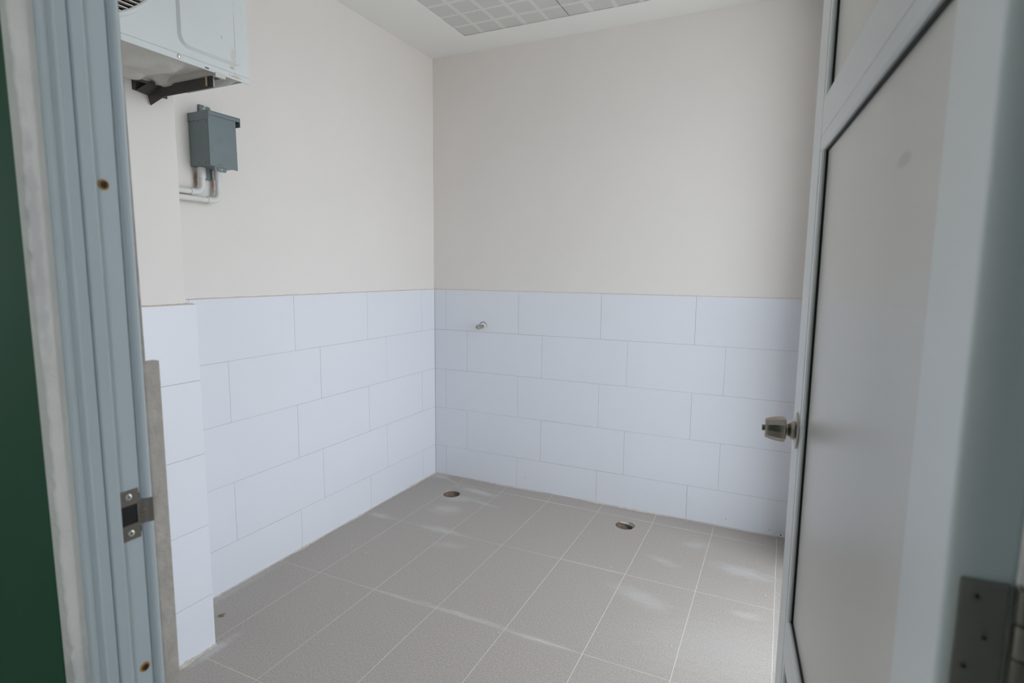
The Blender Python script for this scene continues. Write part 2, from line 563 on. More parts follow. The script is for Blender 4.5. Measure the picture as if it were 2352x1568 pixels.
for cx, cy, r in DRAINS:
    for o in [fl] + ftiles:
        xs = [v.co.x for v in o.data.vertices]
        ys = [v.co.y for v in o.data.vertices]
        if min(xs) < cx + r and max(xs) > cx - r and min(ys) < cy + r and max(ys) > cy - r:
            cut(o, cx, cy, r)


def skirt(name, path, inward, parent, amp=0.010, m=MORTAR, n=160):
    """ragged mortar smear in the angle between wall and floor"""
    bm = bmesh.new()
    (ax, ay), (bx, by) = path
    L = []
    w = 0.5
    for i in range(n + 1):
        t = i / n
        x, y = ax + (bx - ax) * t, ay + (by - ay) * t
        w = min(1, max(0.12, w + random.uniform(-0.22, 0.22)))
        a = amp * w
        L.append((bm.verts.new((x, y, 0.0015 + a * 0.75 * random.uniform(0.6, 1.2))),
                  bm.verts.new((x + inward[0] * a * 0.35, y + inward[1] * a * 0.35, 0.001 + a * 0.3)),
                  bm.verts.new((x + inward[0] * a * 1.3, y + inward[1] * a * 1.3, 0.0003)),
                  bm.verts.new((x, y, -0.004))))
    for p, q in zip(L, L[1:]):
        for k in range(4):
            bm.faces.new((p[k], p[(k + 1) % 4], q[(k + 1) % 4], q[k]))
    bm.faces.new(L[0])
    bm.faces.new(L[-1][::-1])
    return bm_obj(name, bm, m, parent)


skirt('mortar_smear', ((0.0001, 0.0), (0.0001, PY0)), (1, 0), fl, 0.011)
skirt('mortar_smear', ((0.0, -0.0001), (CX, -0.0001)), (0, -1), fl, 0.008)
skirt('mortar_smear', ((PX + 0.0001, PY0), (PX + 0.0001, PY1)), (1, 0), fl, 0.012, n=40)
skirt('mortar_smear', ((0.0, PY0 + 0.0001), (PX, PY0 + 0.0001)), (0, 1), fl, 0.006, n=30)

# small spilled crumbs of plaster on the tiles
for k, (cx, cy) in enumerate([(1.93, -0.52), (1.99, -0.60), (2.035, -0.56), (2.03, -0.60), (1.75, -0.80), (1.90, -1.0), (1.70, -1.1), (0.30, -1.05),
                              (0.19, -1.02), (0.62, -1.62), (1.20, -0.62), (1.45, -0.36), (1.12, -1.30), (1.36, -0.66), (0.45, -1.35), (1.05, -0.30)]):
    bm = bmesh.new()
    bmesh.ops.create_icosphere(bm, subdivisions=1, radius=random.uniform(0.0016, 0.0032))
    for v in bm.verts:
        v.co = Vector((v.co.x * random.uniform(0.8, 1.4), v.co.y * random.uniform(0.7, 1.2), v.co.z * 0.5)) + Vector((cx, cy, 0.0012))
    bm_obj('plaster_crumb', bm, PVC, fl)

# ---- ceiling: plain border with a field of perforated panels
PX0, PX1, PYA, PYB = 0.334, 2.434, -0.202, -2.402
ce = boxes('ceiling', [((-0.05, PYA, ZC), (XR + 0.05, 0.05, ZC + 0.03)), ((-0.05, -2.75, ZC), (XR + 0.05, PYB, ZC + 0.03)),
                       ((-0.05, PYB, ZC), (PX0, PYA, ZC + 0.03)), ((PX1, PYB, ZC), (XR + 0.05, PYA, ZC + 0.03)),
                       ((-0.05, -2.75, ZC + 0.03), (XR + 0.05, 0.05, ZC + 0.06))], CEIL_WHITE)
tag(ce, 'white ceiling with a field of perforated grey panels', 'ceiling', 'structure')

PERF = bpy.data.materials.new('perforated_panel_field')
PERF.use_nodes = True
nt = PERF.node_tree
b_ = nt.nodes['Principled BSDF']
b_.inputs['Roughness'].default_value = 0.8
geo = nt.nodes.new('ShaderNodeNewGeometry')
sep = nt.nodes.new('ShaderNodeSeparateXYZ')
nt.links.new(geo.outputs['Position'], sep.inputs[0])
prod = None
for ax in ('X', 'Y'):
    mu = nt.nodes.new('ShaderNodeMath')
    mu.operation = 'MULTIPLY'
    mu.inputs[1].default_value = 2 * math.pi / 0.0064
    nt.links.new(sep.outputs[ax], mu.inputs[0])
    si = nt.nodes.new('ShaderNodeMath')
    si.operation = 'SINE'
    nt.links.new(mu.outputs[0], si.inputs[0])
    if prod is None:
        prod = si
    else:
        ad = nt.nodes.new('ShaderNodeMath')
        ad.operation = 'ADD'
        nt.links.new(prod.outputs[0], ad.inputs[0])
        nt.links.new(si.outputs[0], ad.inputs[1])
        prod = ad
ramp = nt.nodes.new('ShaderNodeMapRange')
ramp.inputs['From Min'].default_value = 0.5
ramp.inputs['From Max'].default_value = 1.1
nt.links.new(prod.outputs[0], ramp.inputs['Value'])
mx = nt.nodes.new('ShaderNodeMix')
mx.data_type = 'RGBA'
mx.inputs[6].default_value = (0.73, 0.72, 0.69, 1)
mx.inputs[7].default_value = (0.36, 0.35, 0.33, 1)
nt.links.new(ramp.outputs[0], mx.inputs[0])
nt.links.new(mx.outputs[2], b_.inputs['Base Color'])


def ceiling_panel(x0, x1, y0, y1):
    """0.6 m panel: five by five perforated squares set 0.6 mm back between plain bands; cut at x1 / y1"""
    s, t = 0.1032, 0.021

    def cuts(a, b, sign):
        out, p = [], a
        for k in range(5):
            q = p + sign * s
            if (q - b) * sign > -1e-6:
                out.append((p, b, True))
                break
            out.append((p, q, True))
            p = q
            if k < 4:
                q = p + sign * t
                if (q - b) * sign > -1e-6:
                    out.append((p, b, False))
                    break
                out.append((p, q, False))
                p = q
        return out
    bm = bmesh.new()
    g = 0.0012
    for a, b, f in cuts(x0 + g, x1 - g, 1):
        for c, d, h in cuts(y0 - g, y1 + g, -1):
            z = ZC + 0.004 + (0.0008 if f and h else 0)
            vs = [bm.verts.new(p) for p in ((a, c, z), (b, c, z), (b, d, z), (a, d, z))]
            fc = bm.faces.new(vs)
            fc.material_index = 1 if f and h else 0
            if f and h:
                lo = [bm.verts.new((v.co.x, v.co.y, ZC + 0.004)) for v in vs]
                for k in range(4):
                    bm.faces.new((vs[k], vs[(k + 1) % 4], lo[(k + 1) % 4], lo[k]))
    # edge of the board
    ed = [(x0 + g, y0 - g), (x1 - g, y0 - g), (x1 - g, y1 + g), (x0 + g, y1 + g)]
    lo = [bm.verts.new((x, y, ZC + 0.004)) for x, y in ed]
    hi = [bm.verts.new((x, y, ZC + 0.016)) for x, y in ed]
    for k in range(4):
        bm.faces.new((lo[k], lo[(k + 1) % 4], hi[(k + 1) % 4], hi[k]))
    me = bpy.data.meshes.new('ceiling_panel')
    bm.to_mesh(me)
    bm.free()
    return link('ceiling_panel', me, [PANEL, PERF], ce)


xs = [0.334, 0.934, 1.534, 2.134, 2.434]
ys = [-0.202, -0.802, -1.402, -2.002, -2.402]
for a, b in zip(xs, xs[1:]):
    for c, d in zip(ys, ys[1:]):
        ceiling_panel(a, b, c, d)
box('panel_gap_backing', (PX0, PYB, ZC + 0.017), (PX1, PYA, ZC + 0.029), BLACK, ce)

wd = empty('window_1', (XR + 0.03, (OY0 + OY1) / 2, OZ0))
tag(wd, 'white aluminium window frame in the right wall, hidden behind the open door', 'window', 'structure')
for a, b in ((OY0, OY0 + 0.04), (OY1 - 0.04, OY1)):
    box('frame_post', (XR + 0.01, a, OZ0), (XR + 0.06, b, OZ1), ALU_DOOR, wd, bevel=0.002)
for a, b in ((OZ0, OZ0 + 0.04), (OZ1 - 0.04, OZ1)):
    box('frame_rail', (XR + 0.01, OY0 + 0.04, a), (XR + 0.06, OY1 - 0.04, b), ALU_DOOR, wd, bevel=0.002)

# ------------------------------------------------------------------ corridor outside the doorway
GW = boxes('wall_corridor', [((-3.6, YN_OUT - 0.002, -0.12), (XJ - 0.014, YN_OUT + 0.004, 2.9)), ((XJ2 + 0.014, YN_OUT - 0.002, -0.12), (XR + 0.07, YN_OUT + 0.004, 2.9)),
                             ((XJ - 0.014, YN_OUT - 0.002, DOOR_H + 0.06), (XJ2 + 0.014, YN_OUT + 0.004, 2.9))], GREEN)
tag(GW, 'dark green painted wall beside the doorway', 'wall', 'structure')
cf = box('floor_corridor', (-3.6, -5.2, -0.15), (XR + 0.07, YN_OUT, -0.004), mat('passage_screed', (0.50, 0.47, 0.42), 0.9, noise=(8, 0.1)))
tag(cf, 'plain floor of the passage outside the doorway', 'floor', 'structure')
cc = box('ceiling_corridor', (-3.6, -5.2, 2.75), (XR + 0.07, YN_OUT, 2.9), CEIL_WHITE)
tag(cc, 'white ceiling of the passage outside the doorway', 'ceiling', 'structure')
co_ = box('wall_opposite', (-3.6, -5.2, -0.15), (XR + 0.07, -5.0, 2.9), GREEN)
tag(co_, 'green wall of the passage facing the doorway', 'wall', 'structure')
for nm, x in (('wall_corridor_added_end', -3.6), ('wall_corridor_added_end', XR - 0.13)):  # unseen end walls added to dim the passage; openings sized for the light
    we = boxes(nm, [((x, -5.2, -0.15), (x + 0.2, YN_OUT, 0.7 if x < 0 else 1.0)), ((x, -5.2, 2.4 if x < 0 else 2.1), (x + 0.2, YN_OUT, 2.9)),
                    ((x, -5.2, 0.7 if x < 0 else 1.0), (x + 0.2, -4.8 if x < 0 else -4.6, 2.4 if x < 0 else 2.1)), ((x, -3.0 if x < 0 else -3.75, 0.7 if x < 0 else 1.0), (x + 0.2, YN_OUT, 2.4 if x < 0 else 2.1))], PAINT)
    tag(we, 'beige end wall added out of view to dim the passage, with an opening for daylight, ' + ('left end' if x < 0 else 'right end'), 'wall', 'structure')
gd = box('ground', (-30, -30, -0.4), (30, 30, -0.3), mat('pale_concrete', (0.66, 0.63, 0.58), 0.9, noise=(1.5, 0.1)))
tag(gd, 'bare pale ground outside the building', 'ground', 'structure')

# plaster reveal between frame and green wall, with the ragged paint edge
bm = bmesh.new()
L = []
n = 260
for i in range(n + 1):
    z = 2.12 * i / n
    j = random.uniform(-0.0010, 0.0010) + 0.0010 * math.sin(z * 23) + (0.0016 if random.random() < 0.06 else 0)
    ye = -2.7285 - 0.0052 * z + j
    L.append((bm.verts.new((XJ - 0.011, -2.7165, z)), bm.verts.new((XJ - 0.0005, -2.7165, z)), bm.verts.new((XJ - 0.0003, ye + 0.0012, z)),
              bm.verts.new((XJ - 0.0010, ye - 0.0004, z)), bm.verts.new((XJ - 0.0128, ye - 0.0010 - j, z))))
for p, q in zip(L, L[1:]):
    for k in range(4):
        bm.faces.new((p[k], p[k + 1], q[k + 1], q[k]))
rv = bm_obj('plaster_reveal', bm, PLASTER, wn)
box('plaster_reveal', (XJ2, -2.740, 0), (XJ2 + 0.0125, -2.717, 2.12), PLASTER, wn)
bm = bmesh.new()
add_box(bm, (XJ - 0.0125, -2.645, 0.0), (XJ - 0.001, -2.6270, 2.12))
for v in bm.verts:
    if v.co.y > -2.63 and v.co.z > 1:
        v.co.y = -2.6420
bm_obj('plaster_reveal', bm, MORTAR, wn)

# ------------------------------------------------------------------ door frame
fr = empty('trim_1', (XJ, -2.68, 0))
tag(fr, 'pale blue-white ribbed aluminium door frame with strike plate', 'door frame', 'structure')
# section of the jamb: (offset into the doorway, y)
SEC = [(-0.011, -2.7175), (0.0035, -2.7175), (0.0045, -2.7155), (0.0046, -2.7085), (0.0075, -2.7068), (0.0082, -2.7055), (0.0075, -2.7042), (0.0066, -2.7030), (0.0082, -2.6945), (0.0070, -2.6932),
       (0.0045, -2.6926), (0.0045, -2.6912), (0.0080, -2.6902), (0.0086, -2.6800), (0.0074, -2.6780), (0.0000, -2.6765),
       (0.0000, -2.6530), (-0.0030, -2.6520), (-0.0030, -2.6492), (0.0016, -2.6480), (0.0034, -2.6465), (0.0038, -2.6440), (0.0030, -2.6412), (0.0012, -2.6400), (-0.011, -2.6400)]
jl = prism('jamb', [(XJ + a, y) for a, y in SEC], (0.0, DOOR_H), 'z', ALU, fr)
prism('jamb', [(XJ2 - a, y) for a, y in SEC], (0.0, DOOR_H), 'z', ALU, fr)
prism('head', [(y, DOOR_H - a) for a, y in SEC], (XJ - 0.011, XJ2 + 0.011), 'x', ALU, fr)

# strike plate let into the left jamb
T = 0.0011
sp = boxes('strike_plate', [((XJ - 0.0003, -2.6764, 1.0050), (XJ + T, -2.6550, 1.0230)), ((XJ - 0.0003, -2.6764, 1.0455), (XJ + T, -2.6550, 1.0630)),
                            ((XJ - 0.0003, -2.6572, 1.0225), (XJ + T, -2.6550, 1.0460))], DARK_STEEL, fr)
bm = bmesh.new()
lip = [(XJ + T, -2.6552), (XJ + 0.0022, -2.6500), (XJ + 0.0048, -2.6462), (XJ + 0.0056, -2.6420), (XJ + 0.0046, -2.6420), (XJ + 0.0036, -2.6460), (XJ + 0.0008, -2.6500), (XJ - 0.0002, -2.6552)]
add_prism(bm, lip, (1.020, 1.048), 'z')
bm_obj('lip', bm, DARK_STEEL, sp)
boxes('lip_rib', [((XJ + 0.0020, -2.6540, z), (XJ + 0.0028, -2.6470, z + 0.0011)) for z in (1.0312, 1.0352)], STEEL, sp)
boxes('latch_pocket', [((XJ + 0.0001, -2.6764, 1.0225), (XJ + 0.0005, -2.6570, 1.0460))], BLACK, sp)
boxes('slot', [((XJ + 0.0001, -2.6556, 1.0495), (XJ + 0.0007, -2.6538, 1.0570)), ((XJ + 0.0001, -2.6556, 1.0105), (XJ + 0.0007, -2.6538, 1.0180))], BLACK, sp)
for z in (1.0555, 1.0130):
    s_ = lathe('screw', [(0, 0.0036), (0.0007, 0.0036), (0.0011, 0.0030), (0.0011, 0.0013)], (XJ + T, -2.6660, z), (1, 0, 0), BRIGHT, sp, n=20)
    lathe('screw_recess', [(0.0006, 0.0), (0.0006, 0.0013), (0.0011, 0.0013)], (XJ + T, -2.6660, z), (1, 0, 0), DARK_STEEL, sp, n=12)


def frame_screw(y, z):
    s = lathe('frame_screw', [(0, 0.0058), (0.0006, 0.0056), (0.0006, 0.0042), (0.0014, 0.0041), (0.0018, 0.0034), (0.0018, 0.0)], (XJ, y, z), (1, 0, 0), RUST, fr, n=24)
    lathe('screw_head', [(0.0012, 0.0042), (0.0019, 0.0036), (0.0021, 0.0)], (XJ, y, z), (1, 0, 0), DARK_SCREW, s, n=20)
    boxes('cross_recess', [((XJ + 0.0019, y - 0.0026, z - 0.0005), (XJ + 0.0024, y + 0.0026, z + 0.0005)), ((XJ + 0.0019, y - 0.0005, z - 0.0026), (XJ + 0.0024, y + 0.0005, z + 0.0026))], BLACK, s)


frame_screw(-2.6668, 1.3965)
frame_screw(-2.6610, 0.8465)
frame_screw(-2.6640, 0.25)
frame_screw(-2.6640, 1.90)

# ------------------------------------------------------------------ door leaf (local: X along the leaf from the hinge edge, Y = corridor face outwards)
TH = math.radians(85.1)
DX = Vector((-math.cos(TH), math.sin(TH), 0))
DO = Vector((2.079, -2.646, 0))
DW, DT, DB, DTOP = 0.757, 0.034, 0.012, 2.06
dr = empty('door_1', DO, math.atan2(DX.y, DX.x))
tag(dr, 'open white aluminium door with off-white boards and a knob', 'door', 'structure')
HS, FS = 0.078, 0.667           # inner edge of hinge stile, inner edge of latch stile
bm = bmesh.new()
add_box(bm, (0, -DT, DB), (HS, 0, DTOP))
es = [e for e in bm.edges if abs(e.verts[0].co.x - e.verts[1].co.x) < 1e-6 and abs(e.verts[0].co.y - e.verts[1].co.y) < 1e-6 and e.verts[0].co.x < 0.01]
bmesh.ops.bevel(bm, geom=es, offset=0.003, segments=4, affect='EDGES', profile=0.5)
bm_obj('hinge_stile', bm, ALU_DOOR, dr, local=True)
bm = bmesh.new()
add_box(bm, (FS, -DT, DB), (DW, 0, DTOP))
es = [e for e in bm.edges if abs(e.verts[0].co.x - e.verts[1].co.x) < 1e-6 and abs(e.verts[0].co.y - e.verts[1].co.y) < 1e-6 and e.verts[0].co.x > FS + 0.01]
bmesh.ops.bevel(bm, geom=es, offset=0.002, segments=2, affect='EDGES', profile=0.5)
bm_obj('latch_stile', bm, ALU_DOOR, dr, local=True)
RAILS = [(DB, 0.115), (0.640, 0.694), (1.527, 1.584), (1.975, DTOP)]
for z0, z1 in RAILS:
    box('rail', (HS, -DT, z0), (FS, -0.0002, z1), ALU_DOOR, dr, bevel=0.0008, local=True)
# clear openings between rails, glazing beads and boards
BW = 0.024
for (z0, z1), (beads) in [((0.115, 0.640), 'bf'), ((0.694, 1.527), 'btf'), ((1.584, 1.975), 'tf')]:
    lo, hi = z0, z1
    if 'b' in beads and z0 > 0.5:
        prism('bead', [(-0.0004, z0 + 0.0012), (-0.0004, z0 + BW - 0.003), (-0.003, z0 + BW), (-0.011, z0 + BW), (-0.011, z0 + 0.0012)], (HS, FS), 'x', ALU_DOOR, dr, local=True)
        lo = z0 + BW
    if 't' in beads and z1 < 1.9:
        prism('bead', [(-0.0004, z1 - 0.0012), (-0.0004, z1 - BW + 0.003), (-0.003, z1 - BW), (-0.011, z1 - BW), (-0.011, z1 - 0.0012)], (HS, FS), 'x', ALU_DOOR, dr, local=True)
        hi = z1 - BW
    prism('bead', [(FS - 0.0012, -0.0004), (FS - BW + 0.003, -0.0004), (FS - BW, -0.003), (FS - BW, -0.011), (FS - 0.0012, -0.011)], (lo, hi), 'z', ALU_DOOR, dr, local=True)
    fx = FS - BW
    bx_ = [((HS, -0.012, lo), (HS + 0.003, -0.0062, hi)), ((fx - 0.003, -0.012, lo), (fx, -0.0058, hi)),
           ((HS, -0.012, lo), (fx, -0.0058, lo + 0.003)), ((HS, -0.012, hi - 0.003), (fx, -0.0058, hi))]
    boxes('gasket', bx_, BLACK, dr, local=True)
    box('door_panel', (HS, -0.022, z0), (FS, -0.0090, z1), DOOR_PANEL, dr, local=True)
patches(DOOR_PANEL, [(2.070, -2.439, 1.409, 0.05, 0.026, 0.0080, 0, 0.35), (2.03, -2.05, 0.955, 0.04, 0.006, 0.007, 0, 0.3)], (0.34, 0.30, 0.27), 5)

# knob on both faces
KS, KZ = 0.697, 1.042
for sgn in (1, -1):
    y0 = 0.0 if sgn > 0 else -DT
    kn = lathe('knob', [(0.0125, 0.0), (0.0125, 0.0102), (0.0170, 0.0102), (0.0180, 0.0185), (0.0200, 0.0222), (0.0230, 0.0228), (0.0330, 0.0220), (0.0430, 0.0195),
                        (0.0495, 0.0172), (0.0512, 0.0160), (0.0512, 0.0)], (KS, y0, KZ), (0, sgn, 0), STEEL, dr, local=True, n=12)
    kn.data.set_sharp_from_angle(angle=math.radians(22))
    lathe('rose', [(0.0, 0.0), (0.0, 0.0315), (0.0016, 0.0315), (0.0034, 0.0300), (0.0038, 0.0265), (0.0055, 0.0170), (0.0095, 0.0155), (0.0130, 0.0122), (0.0150, 0.0105)],
          (KS, y0, KZ), (0, sgn, 0), STEEL, kn, local=True, n=40)
    lathe('thumb_button', [(0.0505, 0.0), (0.0505, 0.0052), (0.0555, 0.0052), (0.0560, 0.0046), (0.0560, 0.0)], (KS, y0, KZ), (0, sgn, 0), DARK_STEEL, kn, local=True, n=16)
# hinges on the hinge edge
for zt in (1.1405, 0.36, 1.92):
    hg = box('hinge', (-0.0022, -0.0300, zt - 0.100), (0.0002, -0.0075, zt), DARK_STEEL, dr, bevel=0.0003, local=True)
    for k, (yy, zz) in enumerate([(-0.0150, 0.0095), (-0.0205, 0.0335), (-0.0125, 0.0530), (-0.0185, 0.0740), (-0.0135, 0.0910)]):
        lathe('screw', [(0.0, 0.0), (0.0, 0.0030), (0.0006, 0.0028), (0.0002, 0.0012), (0.0002, 0.0)], (-0.0020, yy, zt - zz), (-1, 0, 0), DARK_STEEL, hg, local=True, n=14)
        lathe('screw_recess', [(0.0008, 0.0011), (0.0008, 0.0)], (-0.0020, yy, zt - zz), (-1, 0, 0), BLACK, hg, local=True, n=10)
    lathe('hinge_pin', [(0.0, 0.0), (0.0, 0.0042), (0.1, 0.0042), (0.1, 0.0)], (-0.0040, -0.0378, zt - 0.100), (0, 0, 1), BLACK, hg, local=True, n=12)
    for k in range(5):
        za = zt - 0.100 + 0.0202 * k
        lathe('knuckle', [(0.0, 0.0), (0.0, 0.0062), (0.0190, 0.0062), (0.0190, 0.0)], (-0.0040, -0.0378, za), (0, 0, 1), STEEL if k % 2 else DARK_STEEL, hg, local=True, n=18)

# ------------------------------------------------------------------ air conditioner
AX0, AX1, AY0, AY1, AZ0, AZ1 = 0.279, 0.550, -2.585, -1.804, 1.838, 2.385
ac = empty('air_conditioner', ((AX0 + AX1) / 2, (AY0 + AY1) / 2, AZ0))
tag(ac, 'cream-white outdoor air-conditioner unit with a fan grille, hung high on the pilaster', 'air conditioner')
# cabinet with a round opening is closed behind the grille by the dark cavity
FC = (-2.262, 2.088)
RG = 0.2215
bm = bmesh.new()
N = 48
circ = [(FC[0] + RG * math.cos(2 * math.pi * k / N), FC[1] + RG * math.sin(2 * math.pi * k / N)) for k in range(N)]
zb = AZ0 + 0.017
outer = []
for y, z in circ:
    dy, dz = y - FC[0], z - FC[1]
    k = min((AY1 - FC[0]) / dy if dy > 1e-9 else 1e9, (AY0 - FC[0]) / dy if dy < -1e-9 else 1e9,
            (AZ1 - FC[1]) / dz if dz > 1e-9 else 1e9, (zb - FC[1]) / dz if dz < -1e-9 else 1e9)
    outer.append((FC[0] + dy * k, FC[1] + dz * k))
corners = [(AY1, AZ1), (AY0, AZ1), (AY0, zb), (AY1, zb)]
vi = [bm.verts.new((AX1, y, z)) for y, z in circ]
vo = [bm.verts.new((AX1, y, z)) for y, z in outer]
vr = [bm.verts.new((AX1 - 0.03, y, z)) for y, z in circ]
for k in range(N):
    j = (k + 1) % N
    ring = [vi[k], vi[j], vo[j]]
    if abs(outer[k][0] - outer[j][0]) > 1e-6 and abs(outer[k][1] - outer[j][1]) > 1e-6:
        c = min(corners, key=lambda c: abs(c[0] - outer[k][0]) + abs(c[1] - outer[k][1]) + abs(c[0] - outer[j][0]) + abs(c[1] - outer[j][1]))
        ring.append(bm.verts.new((AX1, c[0], c[1])))
    ring.append(vo[k])
    bm.faces.new(ring)
    bm.faces.new((vi[j], vi[k], vr[k], vr[j]))
body = bm_obj('front_panel', bm, AC_WHITE, ac)
bm = bmesh.new()
add_box(bm, (AX0, AY0, zb), (AX1 - 0.0005, AY1, AZ1))
bm.faces.ensure_lookup_table()
# drop the front face: the front panel closes it
for f in [f for f in bm.faces if f.calc_center_median().x > AX1 - 0.001]:
    bm.faces.remove(f)
bm_obj('cabinet', bm, AC_WHITE, ac)
lathe('fan_cavity', [(0.0, 0.0), (0.0, RG - 0.001), (0.13, RG - 0.001)], (AX1 - 0.16, *FC), (1, 0, 0), AC_DARK, ac, n=40)
# fan behind the grille
fan = lathe('fan_hub', [(0.0, 0.0), (0.0, 0.05), (0.03, 0.05), (0.04, 0.03), (0.04, 0.0)], (AX1 - 0.11, *FC), (1, 0, 0), AC_BAR, ac, n=24)
for k in range(3):
    bm = bmesh.new()
    A0 = 2 * math.pi * k / 3
    rows = []
    for i in range(6):
        r = 0.045 + (RG - 0.055) * i / 5
        rows.append([bm.verts.new((AX1 - 0.10 + 0.045 * (j / 5 - 0.5), FC[0] + r * math.cos(A0 + 1.5 * (j / 5 - 0.5) + 0.2 * i / 5), FC[1] + r * math.sin(A0 + 1.5 * (j / 5 - 0.5) + 0.2 * i / 5))) for j in range(6)])
    for a, b in zip(rows, rows[1:]):
        for j in range(5):
            bm.faces.new((a[j], a[j + 1], b[j + 1], b[j]))
    o = bm_obj('fan_blade', bm, AC_DARK, fan, smooth=True)
    o.modifiers.new('thickness', 'SOLIDIFY').thickness = 0.003
# grille: rim and horizontal bars
gr = lathe('grille_rim', [(-0.001, RG + 0.0040), (0.0035, RG + 0.0030), (0.0065, RG - 0.0010), (0.0070, RG - 0.0050), (0.0050, RG - 0.0085), (-0.004, RG - 0.0095), (-0.006, RG - 0.004)],
           (AX1 + 0.0003, *FC), (1, 0, 0), AC_WHITE, ac, n=72)
z = FC[1] - RG + 0.015
while z < FC[1] + RG - 0.013:
    w = math.sqrt(max(1e-6, (RG - 0.009) ** 2 - (z - FC[1]) ** 2))
    box('grille_bar', (AX1 - 0.006, FC[0] - w, z - 0.0014), (AX1 + 0.004, FC[0] + w, z + 0.0014), AC_BAR, gr)
    z += 0.0105
for dy in (-0.1, 0.0, 0.1):
    w = math.sqrt((RG - 0.009) ** 2 - dy ** 2)
    box('grille_stay', (AX1 - 0.009, FC[0] + dy - 0.002, FC[1] - w), (AX1 - 0.006, FC[0] + dy + 0.002, FC[1] + w), AC_BAR, gr)


def rounded(y0, y1, z0, z1, r, n=8):
    pts = []
    for cy, cz, a0 in ((y1 - r, z0 + r, -90), (y1 - r, z1 - r, 0), (y0 + r, z1 - r, 90), (y0 + r, z0 + r, 180)):
        for k in range(n + 1):
            a = math.radians(a0 + 90 * k / n)
            pts.append((cy + r * math.cos(a), cz + r * math.sin(a)))
    return pts


# pressed service panel right of the fan
bm = bmesh.new()
a = rounded(-2.0185, -1.822, 1.8740, 2.345, 0.030)
b = rounded(-2.0115, -1.828, 1.8815, 2.338, 0.024)
va = [bm.verts.new((AX1 + 0.0002, y, z)) for y, z in a]
vb = [bm.verts.new((AX1 + 0.0060, y, z)) for y, z in b]
for k in range(len(a)):
    j = (k + 1) % len(a)
    bm.faces.new((va[k], va[j], vb[j], vb[k]))
bm.faces.new(vb)
bm_obj('service_panel', bm, AC_WHITE, ac)
hd = prism('handle_recess', rounded(-1.905, -1.838, 2.046, 2.085, 0.012), (AX1 + 0.0058, AX1 + 0.0075), 'x', AC_WHITE, ac)
# base pan: bright flange and pressed underside
pan = boxes('base_pan', [((AX1 - 0.002, AY0, AZ0), (AX1 + 0.0012, AY1, AZ0 + 0.0150)), ((AX0 + 0.002, AY0, AZ0 + 0.009), (AX0 + 0.005, AY1, AZ0 + 0.0150)),
                         ((AX0 + 0.005, AY1 - 0.003, AZ0 + 0.009), (AX1 - 0.002, AY1, AZ0 + 0.0150)), ((AX0 + 0.005, AY0, AZ0 + 0.002), (AX1 - 0.002, AY0 + 0.003, AZ0 + 0.0150)),
                         ((AX0 + 0.002, AY0 + 0.001, AZ0 + 0.0140), (AX1 - 0.0012, AY1 - 0.001, AZ0 + 0.0185))], AC_WHITE, ac)
bm = bmesh.new()
NX, NY = 40, 90
BUMPS = [(0.47, -2.03, 0.05, 0.07, 0.014), (0.40, -2.10, 0.06, 0.08, 0.016), (0.33, -1.90, 0.035, 0.03, 0.016), (0.34, -1.82, 0.03, 0.018, 0.014),
         (0.46, -1.835, 0.05, 0.02, 0.008), (0.32, -2.02, 0.03, 0.05, 0.018), (0.45, -1.830, 0.11, 0.026, 0.015), (0.40, -1.99, 0.10, 0.035, 0.012), (0.42, -2.35, 0.08, 0.12, 0.014), (0.33, -2.25, 0.03, 0.08, 0.016)]
gv = []
for i in range(NX + 1):
    row = []
    for j in range(NY + 1):
        x = AX0 + 0.004 + (AX1 - AX0 - 0.012) * i / NX
        y = AY0 + 0.004 + (AY1 - AY0 - 0.008) * j / NY
        edge = min(1, min(i, NX - i) / 4, min(j, NY - j) / 4)
        h = 0
        for cx, cy, rx, ry, a_ in BUMPS:
            q = ((x - cx) / rx) ** 2 + ((y - cy) / ry) ** 2
            h += a_ * math.exp(-q * q)
        row.append(bm.verts.new((x, y, AZ0 + 0.0135 - edge * min(h * 1.15, 0.021))))
    gv.append(row)
for i in range(NX):
    for j in range(NY):
        bm.faces.new((gv[i][j], gv[i][j + 1], gv[i + 1][j + 1], gv[i + 1][j]))
bm_obj('pressed_underside', bm, AC_PAN, pan, smooth=True)
lathe('screw', [(0.0, 0.0055), (0.001, 0.0055), (0.0022, 0.0042), (0.0026, 0.0025), (0.0014, 0.0012), (0.0014, 0.0)], (AX1 + 0.0012, -2.018, AZ0 + 0.0095), (1, 0, 0), BRIGHT, pan, n=18)
prism('drain_slot', rounded(-1.946, -1.934, AZ0 + 0.003, AZ0 + 0.007, 0.0015, 3), (AX1 + 0.0008, AX1 + 0.0016), 'x', DIRT, pan)
# mounting foot of the unit over the bracket
prism('mounting_foot', [(0.252, 1.8390), (0.526, 1.8390), (0.534, 1.8360), (0.541, 1.8300), (0.5525, 1.8290), (0.5530, 1.8400), (0.545, 1.8450), (0.535, 1.8525), (0.252, 1.8525)], (-1.916, -1.884), 'y', AC_PAN, ac, bevel=0.0008)
lathe('copper_bolt', [(0.0, 0.0032), (0.026, 0.0032), (0.026, 0.0)], (0.500, -1.9045, 1.839), (0, 0, -1), mat('copper_bolt', (0.62, 0.46, 0.36), 0.4, metal=0.7), ac, n=12)

